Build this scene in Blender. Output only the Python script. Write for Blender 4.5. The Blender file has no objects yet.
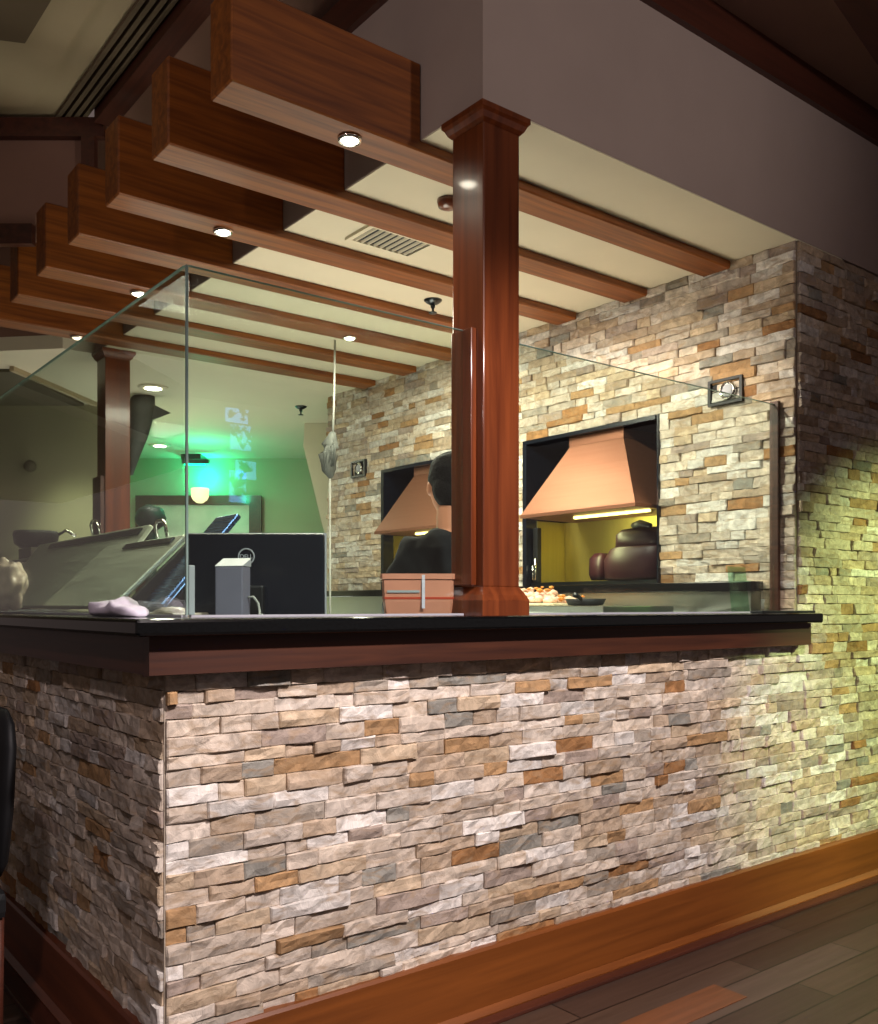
import bpy, bmesh, math, random
from mathutils import Vector, Matrix, noise
C = bpy.context.scene.collection
sc = bpy.context.scene
PI = math.pi

# ------------------------------------------------------------------ camera
CAMZ = 1.2
FX, FY = 0.61779, 0.78634          # forward direction on the floor
RX, RY = 0.78634, -0.61779         # right
cam = bpy.data.cameras.new('camera')
cam.sensor_fit = 'VERTICAL'; cam.sensor_height = 36.0; cam.sensor_width = 36.0
cam.lens = 36.0 * 931 / 1024
cam.shift_y = 94 / 1024
cam.clip_start = 0.02
co = bpy.data.objects.new('camera', cam); C.objects.link(co)
co.location = (0, 0, CAMZ)
co.rotation_euler = (PI / 2, 0, math.atan2(FY, FX) - PI / 2)
sc.camera = co

# ------------------------------------------------------------------ exposure, world, lights
sc.view_settings.view_transform = 'Standard'
sc.view_settings.look = 'None'
sc.view_settings.gamma = 1
sc.view_settings.use_curve_mapping = False
sc.view_settings.exposure = 0.0

w = bpy.data.worlds.new('world'); sc.world = w; w.use_nodes = True
bg = w.node_tree.nodes['Background']
bg.inputs[0].default_value = (0.62, 0.47, 0.43, 1)
bg.inputs[1].default_value = 0.2

def aim(o, to):
    d = Vector(to) - Vector(o.location)
    o.rotation_euler = d.to_track_quat('-Z', 'Y').to_euler()

def area(name, loc, to, size, power, col, size_y=None):
    l = bpy.data.lights.new(name, 'AREA'); l.energy = power; l.color = col
    l.size = size
    if size_y: l.shape = 'RECTANGLE'; l.size_y = size_y
    o = bpy.data.objects.new(name, l); C.objects.link(o); o.location = loc; aim(o, to); return o

def spot(name, loc, to, power, col, ang=100, blend=.6, r=.05):
    l = bpy.data.lights.new(name, 'SPOT'); l.energy = power; l.color = col
    l.spot_size = math.radians(ang); l.spot_blend = blend; l.shadow_soft_size = r
    o = bpy.data.objects.new(name, l); C.objects.link(o); o.location = loc; aim(o, to); return o

def point(name, loc, power, col, r=.05):
    l = bpy.data.lights.new(name, 'POINT'); l.energy = power; l.color = col; l.shadow_soft_size = r
    o = bpy.data.objects.new(name, l); C.objects.link(o); o.location = loc; return o

# dining room lamps in front of the counter, with added fills for the soffit
spot('dining_and_fill_light', (1.5, -0.4, 3.3), (2.1, 2.07, 0.25), 760, (1.0, .88, .86), 58, .55, .07)
spot('dining_and_fill_light', (-0.7, -0.5, 3.3), (0.83, 2.7, 0.3), 170, (1.0, .84, .86), 44, .8, .07)
spot('green_spot', (5.2, -0.4, 2.6), (4.15, 2.07, .93), 620, (.80, 1.0, .40), 36, .7, .08)
spot('dining_and_fill_light', (2.3, -1.6, 2.9), (2.2, 2.07, 3.35), 110, (1.0, .86, .80), 60, .9, .06)  # fill added to brighten the soffit front
point('dining_and_fill_light', (-1.6, -1.2, 2.9), 24, (1.0, .85, .78), .06)
spot('dining_and_fill_light', (-1.6, 1.2, 2.5), (1.79, 2.8, 3.25), 60, (1.0, .84, .80), 62, .9, .06)  # fill added to brighten the soffit's left face
# area fills added to brighten kitchen and back room, plus a ceiling spot
area('kitchen_fill', (2.25, 3.95, 2.6), (2.35, 3.95, 0), .5, 62, (1.0, .91, .72), 1.6)
spot('kitchen_spot', (2.13, 2.66, 2.63), (3.478, 2.95, 1.2), 170, (1.0, .92, .74), 92, .6, .04)
area('kitchen_fill', (2.7, 7.2, 2.6), (2.7, 7.2, 0), .6, 30, (1.0, .94, .78), .6)
# unseen fills added below the counter ledge, shining up in place of bounce
area('bounce_fill', (2.35, 3.6, 1.0), (2.5, 3.7, 3), .9, 40, (1.0, .95, .78), 2.4)
area('bounce_fill', (2.6, 6.9, 0.9), (2.6, 6.9, 3), 1.2, 24, (1.0, .97, .84), 1.2)

# ------------------------------------------------------------------ materials
def rgb(h):
    h = h.lstrip('#'); v = [int(h[i:i + 2], 16) / 255 for i in (0, 2, 4)]
    return tuple(c / 12.92 if c <= .04045 else ((c + .055) / 1.055) ** 2.4 for c in v) + (1,)

def newmat(name):
    m = bpy.data.materials.new(name); m.use_nodes = True
    nt = m.node_tree; return m, nt, nt.nodes['Principled BSDF']

def plain(name, col, rough=.5, metal=0, spec=.5, var=.12, scale=8, bump=0.0, coat=0):
    """surface with slight procedural mottling"""
    m, nt, b = newmat(name); N = nt.nodes; L = nt.links
    c = rgb(col) if isinstance(col, str) else col
    tc = N.new('ShaderNodeTexCoord'); nz = N.new('ShaderNodeTexNoise'); nz.inputs['Scale'].default_value = scale
    nz.inputs['Detail'].default_value = 5
    L.new(tc.outputs['Object'], nz.inputs['Vector'])
    r = N.new('ShaderNodeValToRGB')
    r.color_ramp.elements[0].position = .3; r.color_ramp.elements[1].position = .7
    r.color_ramp.elements[0].color = tuple(x * (1 - var) for x in c[:3]) + (1,)
    r.color_ramp.elements[1].color = tuple(min(1, x * (1 + var)) for x in c[:3]) + (1,)
    L.new(nz.outputs['Fac'], r.inputs[0]); L.new(r.outputs[0], b.inputs['Base Color'])
    b.inputs['Roughness'].default_value = rough; b.inputs['Metallic'].default_value = metal
    b.inputs['Specular IOR Level'].default_value = spec
    b.inputs['Coat Weight'].default_value = coat; b.inputs['Coat Roughness'].default_value = .12
    if bump:
        bp = N.new('ShaderNodeBump'); bp.inputs['Strength'].default_value = bump; bp.inputs['Distance'].default_value = .01
        L.new(nz.outputs['Fac'], bp.inputs['Height']); L.new(bp.outputs[0], b.inputs['Normal'])
    return m

def wood(name, dark, light, axis='X', rough=.35, coat=.3, scale=1.0, cr=.12):
    """grain runs along the given axis of the object"""
    m, nt, b = newmat(name); N = nt.nodes; L = nt.links
    tc = N.new('ShaderNodeTexCoord'); mp = N.new('ShaderNodeMapping')
    s = [26 * scale] * 3; s['XYZ'.index(axis)] = 1.3 * scale; mp.inputs['Scale'].default_value = s
    L.new(tc.outputs['Object'], mp.inputs['Vector'])
    nz = N.new('ShaderNodeTexNoise'); nz.inputs['Scale'].default_value = 1.6; nz.inputs['Detail'].default_value = 7
    nz.inputs['Distortion'].default_value = .6
    L.new(mp.outputs[0], nz.inputs['Vector'])
    r = N.new('ShaderNodeValToRGB')
    r.color_ramp.elements[0].position = .28; r.color_ramp.elements[1].position = .75
    r.color_ramp.elements[0].color = rgb(dark); r.color_ramp.elements[1].color = rgb(light)
    L.new(nz.outputs['Fac'], r.inputs[0]); L.new(r.outputs[0], b.inputs['Base Color'])
    b.inputs['Roughness'].default_value = rough
    b.inputs['Coat Weight'].default_value = coat; b.inputs['Coat Roughness'].default_value = cr
    bp = N.new('ShaderNodeBump'); bp.inputs['Strength'].default_value = .08; bp.inputs['Distance'].default_value = .004
    L.new(nz.outputs['Fac'], bp.inputs['Height']); L.new(bp.outputs[0], b.inputs['Normal'])
    return m

def stone_mat():
    m, nt, b = newmat('ledgestone'); N = nt.nodes; L = nt.links
    at = N.new('ShaderNodeAttribute'); at.attribute_name = 'stone'
    tc = N.new('ShaderNodeTexCoord')
    nz = N.new('ShaderNodeTexNoise'); nz.inputs['Scale'].default_value = 22; nz.inputs['Detail'].default_value = 8
    nz.inputs['Roughness'].default_value = .65; nz.inputs['Distortion'].default_value = .8
    L.new(tc.outputs['Object'], nz.inputs['Vector'])
    mp = N.new('ShaderNodeMapping'); mp.inputs['Scale'].default_value = (9, 9, 26)
    n2 = N.new('ShaderNodeTexNoise'); n2.inputs['Scale'].default_value = 1.2; n2.inputs['Detail'].default_value = 8; n2.inputs['Distortion'].default_value = 1.5
    L.new(tc.outputs['Object'], mp.inputs['Vector']); L.new(mp.outputs[0], n2.inputs['Vector'])
    r = N.new('ShaderNodeMapRange'); r.inputs[1].default_value = .3; r.inputs[2].default_value = .72
    r.inputs[3].default_value = .58; r.inputs[4].default_value = 1.26
    L.new(nz.outputs['Fac'], r.inputs[0])
    mul = N.new('ShaderNodeVectorMath'); mul.operation = 'SCALE'
    L.new(at.outputs['Color'], mul.inputs[0]); L.new(r.outputs[0], mul.inputs['Scale'])
    mix = N.new('ShaderNodeMix'); mix.data_type = 'RGBA'
    r2 = N.new('ShaderNodeMapRange'); r2.inputs[1].default_value = .5; r2.inputs[2].default_value = .68; r2.inputs[4].default_value = .6
    L.new(n2.outputs['Fac'], r2.inputs[0]); L.new(r2.outputs[0], mix.inputs[0])
    L.new(mul.outputs[0], mix.inputs[6]); mix.inputs[7].default_value = rgb('#9c8263')
    L.new(mix.outputs[2], b.inputs['Base Color'])
    b.inputs['Roughness'].default_value = .78; b.inputs['Specular IOR Level'].default_value = .3
    bp = N.new('ShaderNodeBump'); bp.inputs['Strength'].default_value = .8; bp.inputs['Distance'].default_value = .008
    L.new(nz.outputs['Fac'], bp.inputs['Height']); L.new(bp.outputs[0], b.inputs['Normal'])
    return m

def glass_mat(name, tint=(.90, .96, .93), refl=1.0):
    m = bpy.data.materials.new(name); m.use_nodes = True; nt = m.node_tree; N = nt.nodes; L = nt.links
    N.remove(N['Principled BSDF']); out = N['Material Output']
    t = N.new('ShaderNodeBsdfTransparent'); t.inputs[0].default_value = tint + (1,)
    g = N.new('ShaderNodeBsdfGlossy'); g.inputs['Roughness'].default_value = .004
    g.inputs[0].default_value = (refl, refl, refl, 1)
    fr = N.new('ShaderNodeFresnel')
    ge = N.new('ShaderNodeNewGeometry'); mr = N.new('ShaderNodeMapRange')      # same index seen from either side of the sheet
    mr.inputs[3].default_value = 1.5; mr.inputs[4].default_value = 1 / 1.5
    L.new(ge.outputs['Backfacing'], mr.inputs[0]); L.new(mr.outputs[0], fr.inputs[0])
    mx = N.new('ShaderNodeMixShader')
    L.new(fr.outputs[0], mx.inputs[0]); L.new(t.outputs[0], mx.inputs[1]); L.new(g.outputs[0], mx.inputs[2])
    L.new(mx.outputs[0], out.inputs[0]); return m

def emit(name, col, s):
    m, nt, b = newmat(name); c = rgb(col)
    b.inputs['Base Color'].default_value = c; b.inputs['Emission Color'].default_value = c
    b.inputs['Emission Strength'].default_value = s
    N = nt.nodes; nz = N.new('ShaderNodeTexNoise'); nz.inputs['Scale'].default_value = 3
    r = N.new('ShaderNodeMapRange'); r.inputs[3].default_value = s * .85; r.inputs[4].default_value = s * 1.15
    nt.links.new(nz.outputs['Fac'], r.inputs[0]); nt.links.new(r.outputs[0], b.inputs['Emission Strength'])
    return m

def floor_mat():
    m, nt, b = newmat('floor_planks'); N = nt.nodes; L = nt.links
    tc = N.new('ShaderNodeTexCoord')
    br = N.new('ShaderNodeTexBrick'); br.inputs['Scale'].default_value = 1
    br.inputs['Brick Width'].default_value = 1.15; br.inputs['Row Height'].default_value = .125
    br.inputs['Mortar Size'].default_value = .003; br.offset = .37; br.inputs['Bias'].default_value = -.1
    br.inputs['Color1'].default_value = (0, 0, 0, 1); br.inputs['Color2'].default_value = (1, 1, 1, 1)
    br.inputs['Mortar'].default_value = (.5, .5, .5, 1)
    L.new(tc.outputs['Object'], br.inputs['Vector'])
    r = N.new('ShaderNodeValToRGB'); e = r.color_ramp.elements
    e[0].position = 0; e[0].color = rgb('#3a2a22'); e[1].position = .93; e[1].color = rgb('#8a4622')
    for p, c in ((.3, '#54443a'), (.6, '#463428'), (.86, '#4c3c32')):
        q = e.new(p); q.color = rgb(c)
    L.new(br.outputs['Color'], r.inputs[0])
    mp = N.new('ShaderNodeMapping'); mp.inputs['Scale'].default_value = (1.5, 24, 1)
    nz = N.new('ShaderNodeTexNoise'); nz.inputs['Scale'].default_value = 2; nz.inputs['Detail'].default_value = 6
    L.new(tc.outputs['Object'], mp.inputs['Vector']); L.new(mp.outputs[0], nz.inputs['Vector'])
    mr = N.new('ShaderNodeMapRange'); mr.inputs[3].default_value = .55; mr.inputs[4].default_value = 1.3
    L.new(nz.outputs['Fac'], mr.inputs[0])
    sc_ = N.new('ShaderNodeVectorMath'); sc_.operation = 'SCALE'
    L.new(r.outputs[0], sc_.inputs[0]); L.new(mr.outputs[0], sc_.inputs['Scale'])
    mx = N.new('ShaderNodeMix'); mx.data_type = 'RGBA'
    L.new(br.outputs['Fac'], mx.inputs[0]); L.new(sc_.outputs[0], mx.inputs[6]); mx.inputs[7].default_value = rgb('#15100d')
    L.new(mx.outputs[2], b.inputs['Base Color']); b.inputs['Roughness'].default_value = .38
    bp = N.new('ShaderNodeBump'); bp.inputs['Strength'].default_value = .15; bp.inputs['Distance'].default_value = .004
    L.new(nz.outputs['Fac'], bp.inputs['Height']); L.new(bp.outputs[0], b.inputs['Normal'])
    return m

def steel_mat(name, col, rough=.3, axis=2):
    m, nt, b = newmat(name); N = nt.nodes; L = nt.links
    tc = N.new('ShaderNodeTexCoord'); mp = N.new('ShaderNodeMapping')
    s = [90] * 3; s[axis] = 2; mp.inputs['Scale'].default_value = s
    nz = N.new('ShaderNodeTexNoise'); nz.inputs['Scale'].default_value = 1; nz.inputs['Detail'].default_value = 4
    L.new(tc.outputs['Object'], mp.inputs['Vector']); L.new(mp.outputs[0], nz.inputs['Vector'])
    r = N.new('ShaderNodeMapRange'); r.inputs[3].default_value = rough * .7; r.inputs[4].default_value = rough * 1.4
    L.new(nz.outputs['Fac'], r.inputs[0]); L.new(r.outputs[0], b.inputs['Roughness'])
    b.inputs['Base Color'].default_value = rgb(col); b.inputs['Metallic'].default_value = 1
    bp = N.new('ShaderNodeBump'); bp.inputs['Strength'].default_value = .05; bp.inputs['Distance'].default_value = .002
    L.new(nz.outputs['Fac'], bp.inputs['Height']); L.new(bp.outputs[0], b.inputs['Normal'])
    return m

M = dict(
    stone=stone_mat(),
    beam=wood('beam_wood', '#5e2c0a', '#9a571c', 'X', .5, .05),
    post=wood('post_wood', '#4d200c', '#7a3c1b', 'Z', .3, .5, .7, .1),
    fascia=wood('fascia_wood', '#2e140a', '#4d2816', 'X', .5, .1),
    fascia_y=wood('fascia_wood_side', '#2e140a', '#4d2816', 'Y', .5, .1),
    base=wood('baseboard_wood', '#63340f', '#84491a', 'X', .42, .15, .7),
    base_y=wood('baseboard_wood_side', '#5d2c16', '#7d4022', 'Y', .45, .15, .7),
    plank=wood('red_plank', '#5f3a22', '#7d4b2c', 'X', .4, .1),
    trim=wood('trim_wood', '#3b1c12', '#54291b', 'X', .45, .2),
    trim_y=wood('trim_wood_side', '#3b1c12', '#54291b', 'Y', .45, .2),
    granite=plain('black_granite', '#0a0c0d', .12, 0, .5, .5, 160),
    paint=plain('soffit_paint', '#a89890', .75, 0, .2, .03, 5),
    cream=plain('kitchen_ceiling_paint', '#d8d0b8', .8, 0, .2, .02, 5),
    brownpaint=plain('brown_ceiling_paint', '#8a6a5c', .85, 0, .2, .05, 4),
    olive=plain('dining_ceiling_paint', '#b0a184', .85, 0, .2, .04, 4),
    olivedark=plain('coffer_paint', '#675a48', .85, 0, .2, .05, 4),
    backwall=plain('back_wall_paint', '#a9a68a', .8, 0, .2, .04, 3),
    darkpanel=plain('grey_paint_and_recess_shade', '#5a5648', .8, 0, .2, .05, 3),  # also the painted shade of the back ceiling recess
    floor=floor_mat(),
    pale=plain('pale_panel', '#c9c4b6', .7),
    mortar=plain('mortar', '#a89c8c', .9, 0, .2, .15, 30),
    glass=glass_mat('clear_glass'),
    gedge=plain('glass_edge', '#7d948c', .15, 0, .5, .1, 20),
    steel=steel_mat('brushed_steel', '#a8aaa0', .32),
    steel_y=steel_mat('brushed_steel_lid', '#bcc6b4', .48, 1),
    dsteel=steel_mat('dark_steel', '#4b5052', .3, 1),
    copper=steel_mat('copper_sheet', '#91604a', .45, 1),
    black=plain('black_plastic', '#121417', .35, 0, .5, .1, 12),
    blackm=plain('matte_black_sheet', '#0f1012', .6, 0, .4, .15, 9),
    blacks=plain('black_glossy_sheet', '#0f141e', .22, 0, .5, .1, 9),
    grey=plain('grey_plastic', '#6c6a7a', .5, 0, .4, .04, 9),
    lgrey=plain('light_grey_plastic', '#a2a3aa', .5, 0, .4, .04, 9),
    chrome=steel_mat('polished_chrome', '#d8d8d4', .1),
    white=plain('white_cloth', '#d6cfde', .9, 0, .2, .06, 30, .3),
    shirt=plain('black_tshirt_cloth', '#101216', .85, 0, .2, .15, 30, .25),
    trousers=plain('dark_trousers_cloth', '#15161b', .85, 0, .2, .15, 30),
    skin=plain('skin', '#b27659', .55, 0, .4, .05, 15),
    hair=plain('black_hair', '#0b0909', .75, 0, .15, .3, 90, .5),
    shoe=plain('black_shoe_leather', '#101010', .4),
    peach=plain('peach_plastic_tub', '#d08a72', .35, 0, .5, .05, 12),
    red=plain('red_stripe', '#c0442c', .4),
    wrap=plain('clear_wrap', '#b7a998', .2, 0, .6, .25, 14, .6),
    maroon=plain('maroon_enamel', '#24060e', .45, 0, .3, .15, 8),
    yellow=steel_mat('yellow_lit_steel', '#b3a35a', .5),  # plain steel with the yellow light under the hood put into its colour
    food=plain('pale_food', '#ecc0a8', .6, 0, .4, .25, 40, .5),
    foodw=plain('white_food', '#e2cfa9', .6, 0, .4, .2, 40, .5),
    foody=plain('orange_food', '#d98a3d', .6, 0, .4, .2, 40, .5),
    acrylic=glass_mat('green_reflection_sheet', (.72, .92, .78)),  # green tint imitates a reflection in the glass
    bluel=steel_mat('blue_grey_lid', '#6484b4', .25, 1),
    sharkm=plain('dark_grey_hide', '#4a4c49', .7, 0, .3, .2, 20, .3),
    cordm=plain('white_cord', '#9a9a94', .7),
    lamp=emit('downlight_glow', '#fff4dc', 30),
    lampdim=emit('downlight_soft_glow', '#ffe9c8', 2),
    tube=emit('hood_tube_glow', '#ffe98a', 5),
    green=emit('green_lamp_glow', '#12e8a0', 6),
    shade=emit('cream_shade_glow', '#f4dfae', 1.4),
    sky=emit('window_daylight', '#6f9cf0', 5),
    leaf=plain('palm_leaf', '#1c2a1c', .6),
)

M['copper'].node_tree.nodes['Principled BSDF'].inputs['Metallic'].default_value = .75
# ------------------------------------------------------------------ mesh building
PARENT_LOC = {}
class MB:
    def __init__(s): s.v = []; s.f = []; s.sm = []
    def add(s, vs, fs, smooth=False):
        o = len(s.v); s.v += [tuple(p) for p in vs]; s.f += [tuple(i + o for i in f) for f in fs]; s.sm += [smooth] * len(fs); return s
    def box(s, x0, x1, y0, y1, z0, z1, bev=0.0):
        bm = bmesh.new(); bmesh.ops.create_cube(bm, size=1)
        for v in bm.verts: v.co = ((x0 + x1) / 2 + v.co.x * (x1 - x0), (y0 + y1) / 2 + v.co.y * (y1 - y0), (z0 + z1) / 2 + v.co.z * (z1 - z0))
        if bev: bmesh.ops.bevel(bm, geom=bm.edges[:], offset=bev, segments=2, affect='EDGES', profile=.6)
        return s.bm(bm)
    def bm(s, bm, smooth=False):
        bm.verts.ensure_lookup_table(); bm.verts.index_update()
        s.add([v.co[:] for v in bm.verts], [[v.index for v in f.verts] for f in bm.faces], smooth); bm.free(); return s
    def prism(s, pts, axis, a, b):
        """polygon pts (2D) extruded on axis from a to b; pts order gives the other two coordinates in XYZ order"""
        n = len(pts)
        def P(p, t):
            q = list(p); q.insert('XYZ'.index(axis), t); return q
        s.add([P(p, a) for p in pts] + [P(p, b) for p in pts],
              [list(range(n))[::-1], list(range(n, 2 * n))] + [[i, (i + 1) % n, n + (i + 1) % n, n + i] for i in range(n)])
        return s
    def loft(s, rings, caps=True, smooth=True):
        n = len(rings[0]); o = []
        for r in rings: o += r
        fs = []
        for k in range(len(rings) - 1):
            for i in range(n): fs.append([k * n + i, k * n + (i + 1) % n, (k + 1) * n + (i + 1) % n, (k + 1) * n + i])
        if caps: fs += [list(range(n))[::-1], [(len(rings) - 1) * n + i for i in range(n)]]
        return s.add(o, fs, smooth)
    def lathe(s, c, prof, n=24, smooth=True):
        return s.loft([[(c[0] + r * math.cos(2 * PI * i / n), c[1] + r * math.sin(2 * PI * i / n), c[2] + z) for i in range(n)] for r, z in prof], True, smooth)
    def tube(s, pts, r, n=10):
        pts = [Vector(p) for p in pts]; rs = r if isinstance(r, (list, tuple)) else [r] * len(pts); rings = []
        up = Vector((0, 0, 1))
        for i, p in enumerate(pts):
            t = (pts[min(i + 1, len(pts) - 1)] - pts[max(i - 1, 0)]).normalized()
            a = t.cross(up); a = a if a.length > .05 else t.cross(Vector((1, 0, 0))); a.normalize(); b = t.cross(a)
            rings.append([tuple(p + a * rs[i] * math.cos(2 * PI * k / n) + b * rs[i] * math.sin(2 * PI * k / n)) for k in range(n)])
        return s.loft(rings)
    def ball(s, c, r, sub=2, sq=(1, 1, 1), nz=0, seed=0):
        bm = bmesh.new(); bmesh.ops.create_icosphere(bm, subdivisions=sub, radius=1)
        for v in bm.verts:
            d = v.co.normalized(); k = 1 + nz * noise.noise(d * 2.2 + Vector((seed, seed * 1.7, 0)))
            v.co = Vector((c[0] + d.x * r * sq[0] * k, c[1] + d.y * r * sq[1] * k, c[2] + d.z * r * sq[2] * k))
        return s.bm(bm, True)
    def tf(s, mat): s.v = [tuple(mat @ Vector(p)) for p in s.v]; return s
    def build(s, name, mat, parent=None, extra=None):
        me = bpy.data.meshes.new(name)
        xs, ys, zs = zip(*s.v); og = Vector(((min(xs) + max(xs)) / 2, (min(ys) + max(ys)) / 2, min(zs)))
        me.from_pydata([(x - og.x, y - og.y, z - og.z) for x, y, z in s.v], [], s.f)
        me.polygons.foreach_set('use_smooth', s.sm)
        me.materials.append(M[mat] if isinstance(mat, str) else mat)
        b = bmesh.new(); b.from_mesh(me); bmesh.ops.recalc_face_normals(b, faces=b.faces); b.to_mesh(me); b.free()
        o = bpy.data.objects.new(name, me); C.objects.link(o)
        pl = PARENT_LOC.get(parent, Vector()) if parent else Vector()
        o.location = og - pl
        if parent: o.parent = parent
        PARENT_LOC[o] = og
        return o

def tag(o, label, cat, group=None, kind=None):
    o['label'] = label; o['category'] = cat
    if group: o['group'] = group
    if kind: o['kind'] = kind
    return o
def struct(mb, name, mat):
    o = mb.build(name, mat); o['kind'] = 'structure'; return o
def thing(name, label, cat, loc, group=None):
    o = bpy.data.objects.new(name, None); C.objects.link(o); o.location = loc; o.empty_display_size = .1
    PARENT_LOC[o] = Vector(loc); return tag(o, label, cat, group)
def copy_tree(o, delta, label, group=None, parent=None):
    c = o.copy(); C.objects.link(c)
    if parent: c.parent = parent
    else:
        c.location = Vector(o.location) + Vector(delta); c['label'] = label
        if group: c['group'] = group
    for ch in [x for x in o.children]: copy_tree(ch, None, None, None, c)
    return c
def frame(d, r, z): return (d * FX + r * RX, d * FY + r * RY, z)     # directions of the diagonal back room

# ------------------------------------------------------------------ ledgestone walls
PAL = [('#cfc3b5', 22), ('#c2b4a4', 20), ('#dbd5cd', 16), ('#b4a08a', 14), ('#c6b196', 12), ('#a6968a', 9),
       ('#ae8a62', 6), ('#9c7148', 3), ('#a1978a', 5), ('#928f86', 3), ('#d3c4b2', 12)]
PALC = [rgb(c) for c, n in PAL for _ in range(n)]
def stone_wall(name, org, u, n, width, z0, z1, holes=(), seed=1, depth=(.004, .015), back=.10, hbase=.039):
    """ledge stones of random length and projection on a solid backing; holes are (u0,u1,z0,z1)"""
    R = random.Random(seed); org = Vector(org); u = Vector(u); n = Vector(n); Z = Vector((0, 0, 1))
    mb = MB(); cols = []
    def P(a, z, d): return tuple(org + u * a + Z * z + n * d)
    breaks = sorted(set([z0, z1] + [h[2] for h in holes] + [h[3] for h in holes]))
    # backing slabs
    for za, zb in zip(breaks, breaks[1:]):
        cuts = sorted([(h[0], h[1]) for h in holes if h[2] <= za + 1e-6 and h[3] >= zb - 1e-6])
        segs = []; a = 0
        for c0, c1 in cuts:
            if c0 > a: segs.append((a, c0))
            a = c1
        if a < width: segs.append((a, width))
        for a0, a1 in segs:
            vs = [P(a, z, d) for a in (a0, a1) for z in (za, zb) for d in (-back, 0)]
            mb.add(vs, [(0, 1, 3, 2), (4, 6, 7, 5), (0, 4, 5, 1), (2, 3, 7, 6), (0, 2, 6, 4), (1, 5, 7, 3)])
            cols += [rgb('#8d8270')] * 8
            k = max(1, round((zb - za) / hbase)); hs = [R.uniform(.78, 1.22) for _ in range(k)]; t = sum(hs)
            z = za
            for h in hs:
                h = h / t * (zb - za); a = a0 - R.uniform(0, .12)
                while a < a1 - 1e-4:
                    l = R.choice([R.uniform(.06, .12), R.uniform(.1, .2), R.uniform(.14, .27)])
                    s0, s1 = max(a, a0), min(a + l, a1)
                    if a1 - s1 < .03: s1 = a1
                    a = s1 if s1 == a1 else a + l
                    if s1 - s0 < .02 and s1 < a1:
                        a = s0; continue
                    d = R.uniform(*depth) if R.random() < .85 else depth[1] * R.uniform(.9, 1.25)
                    tilt = R.uniform(-.004, .004); tz = R.uniform(-.003, .003)
                    g = .0003; nx = max(2, min(8, int((s1 - s0) / .028))); b = .0035
                    us = [s0 + g] + [s0 + g + b + (s1 - s0 - 2 * g - 2 * b) * i / nx for i in range(nx + 1)] + [s1 - g]
                    zs = [z + g, z + g + b * .8, z + h * .5, z + h - g - b * .8, z + h - g]
                    nu, nz_ = len(us), len(zs); o = len(mb.v); vs = []; sd = R.uniform(0, 100)
                    for j, zz in enumerate(zs):
                        for i, uu in enumerate(us):
                            edge = (i in (0, nu - 1)) or (j in (0, nz_ - 1))
                            q = noise.noise(Vector((uu * 22, zz * 40, sd)))
                            dd = d * (.72 if edge else 1) + tilt * ((uu - s0) / (s1 - s0) - .5) * 2 + tz * (j - 2) / 2 + q * (.003 if edge else .0085)
                            jz = 0 if not (j in (0, nz_ - 1)) else noise.noise(Vector((uu * 18, sd, 3))) * .005
                            vs.append(P(uu, zz + jz, max(.001, dd)))
                    fs = [(j * nu + i, j * nu + i + 1, (j + 1) * nu + i + 1, (j + 1) * nu + i) for j in range(nz_ - 1) for i in range(nu - 1)]
                    # skirt back to the wall plane
                    ring = [i for i in range(nu)] + [j * nu + nu - 1 for j in range(1, nz_)] + [(nz_ - 1) * nu + i for i in range(nu - 2, -1, -1)] + [j * nu for j in range(nz_ - 2, 0, -1)]
                    base = len(vs)
                    for i in ring:
                        p = Vector(vs[i]); k2 = (p - org).dot(n); vs.append(tuple(p - n * k2))
                    m_ = len(ring)
                    fs += [(ring[(i + 1) % m_], ring[i], base + i, base + (i + 1) % m_) for i in range(m_)]
                    mb.add(vs, fs)
                    c = R.choice(PALC); k3 = R.uniform(.85, 1.12)
                    cols += [tuple(min(1, x * k3) for x in c[:3]) + (1,)] * len(vs)
                z += h
    o = mb.build(name, 'stone'); o['kind'] = 'structure'
    ca = o.data.color_attributes.new('stone', 'FLOAT_COLOR', 'POINT')
    flat = [x for c in cols for x in c]
    ca.data.foreach_set('color', flat)
    return o

XW, YF, XC, ZS = 3.478, 2.08, 0.83, 2.685
YB = 5.56
stone_wall('wall_front', (XC, YF, 0), (1, 0, 0), (0, -1, 0), 4.9 - XC, 0, 1.085, seed=3)
stone_wall('wall_left', (XC, YF, 0), (0, 1, 0), (-1, 0, 0), 4.3, 0, 1.085, seed=8)
stone_wall('wall_front_upper', (XW + .012, YF, 1.085), (1, 0, 0), (0, -1, 0), 4.9 - XW - .012, 0, ZS - 1.085, seed=11)
holes = [(2.76 - YF, 3.675 - YF, 1.305, 2.088), (4.105 - YF, 5.02 - YF, 1.305, 2.088)]
stone_wall('wall_right', (XW, YF, 0), (0, 1, 0), (-1, 0, 0), 5.70 - YF, 0.9, ZS, holes, seed=21, back=.012)
struct(MB().box(XW + .35, XW + .5, YF + .1, 5.7, .0, ZS), 'wall_right_back', 'blackm')
struct(MB().box(XW + .012, XW + .35, 5.62, 5.7, 0, ZS), 'wall_right_end', 'cream')

struct(MB().box(XC - .003, XC, YF - .003, YF, .2, 1.085), 'trim_11', 'mortar')
# floor
struct(MB().box(-5, 9, -5, 12, -.1, 0), 'floor', 'floor')

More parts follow.
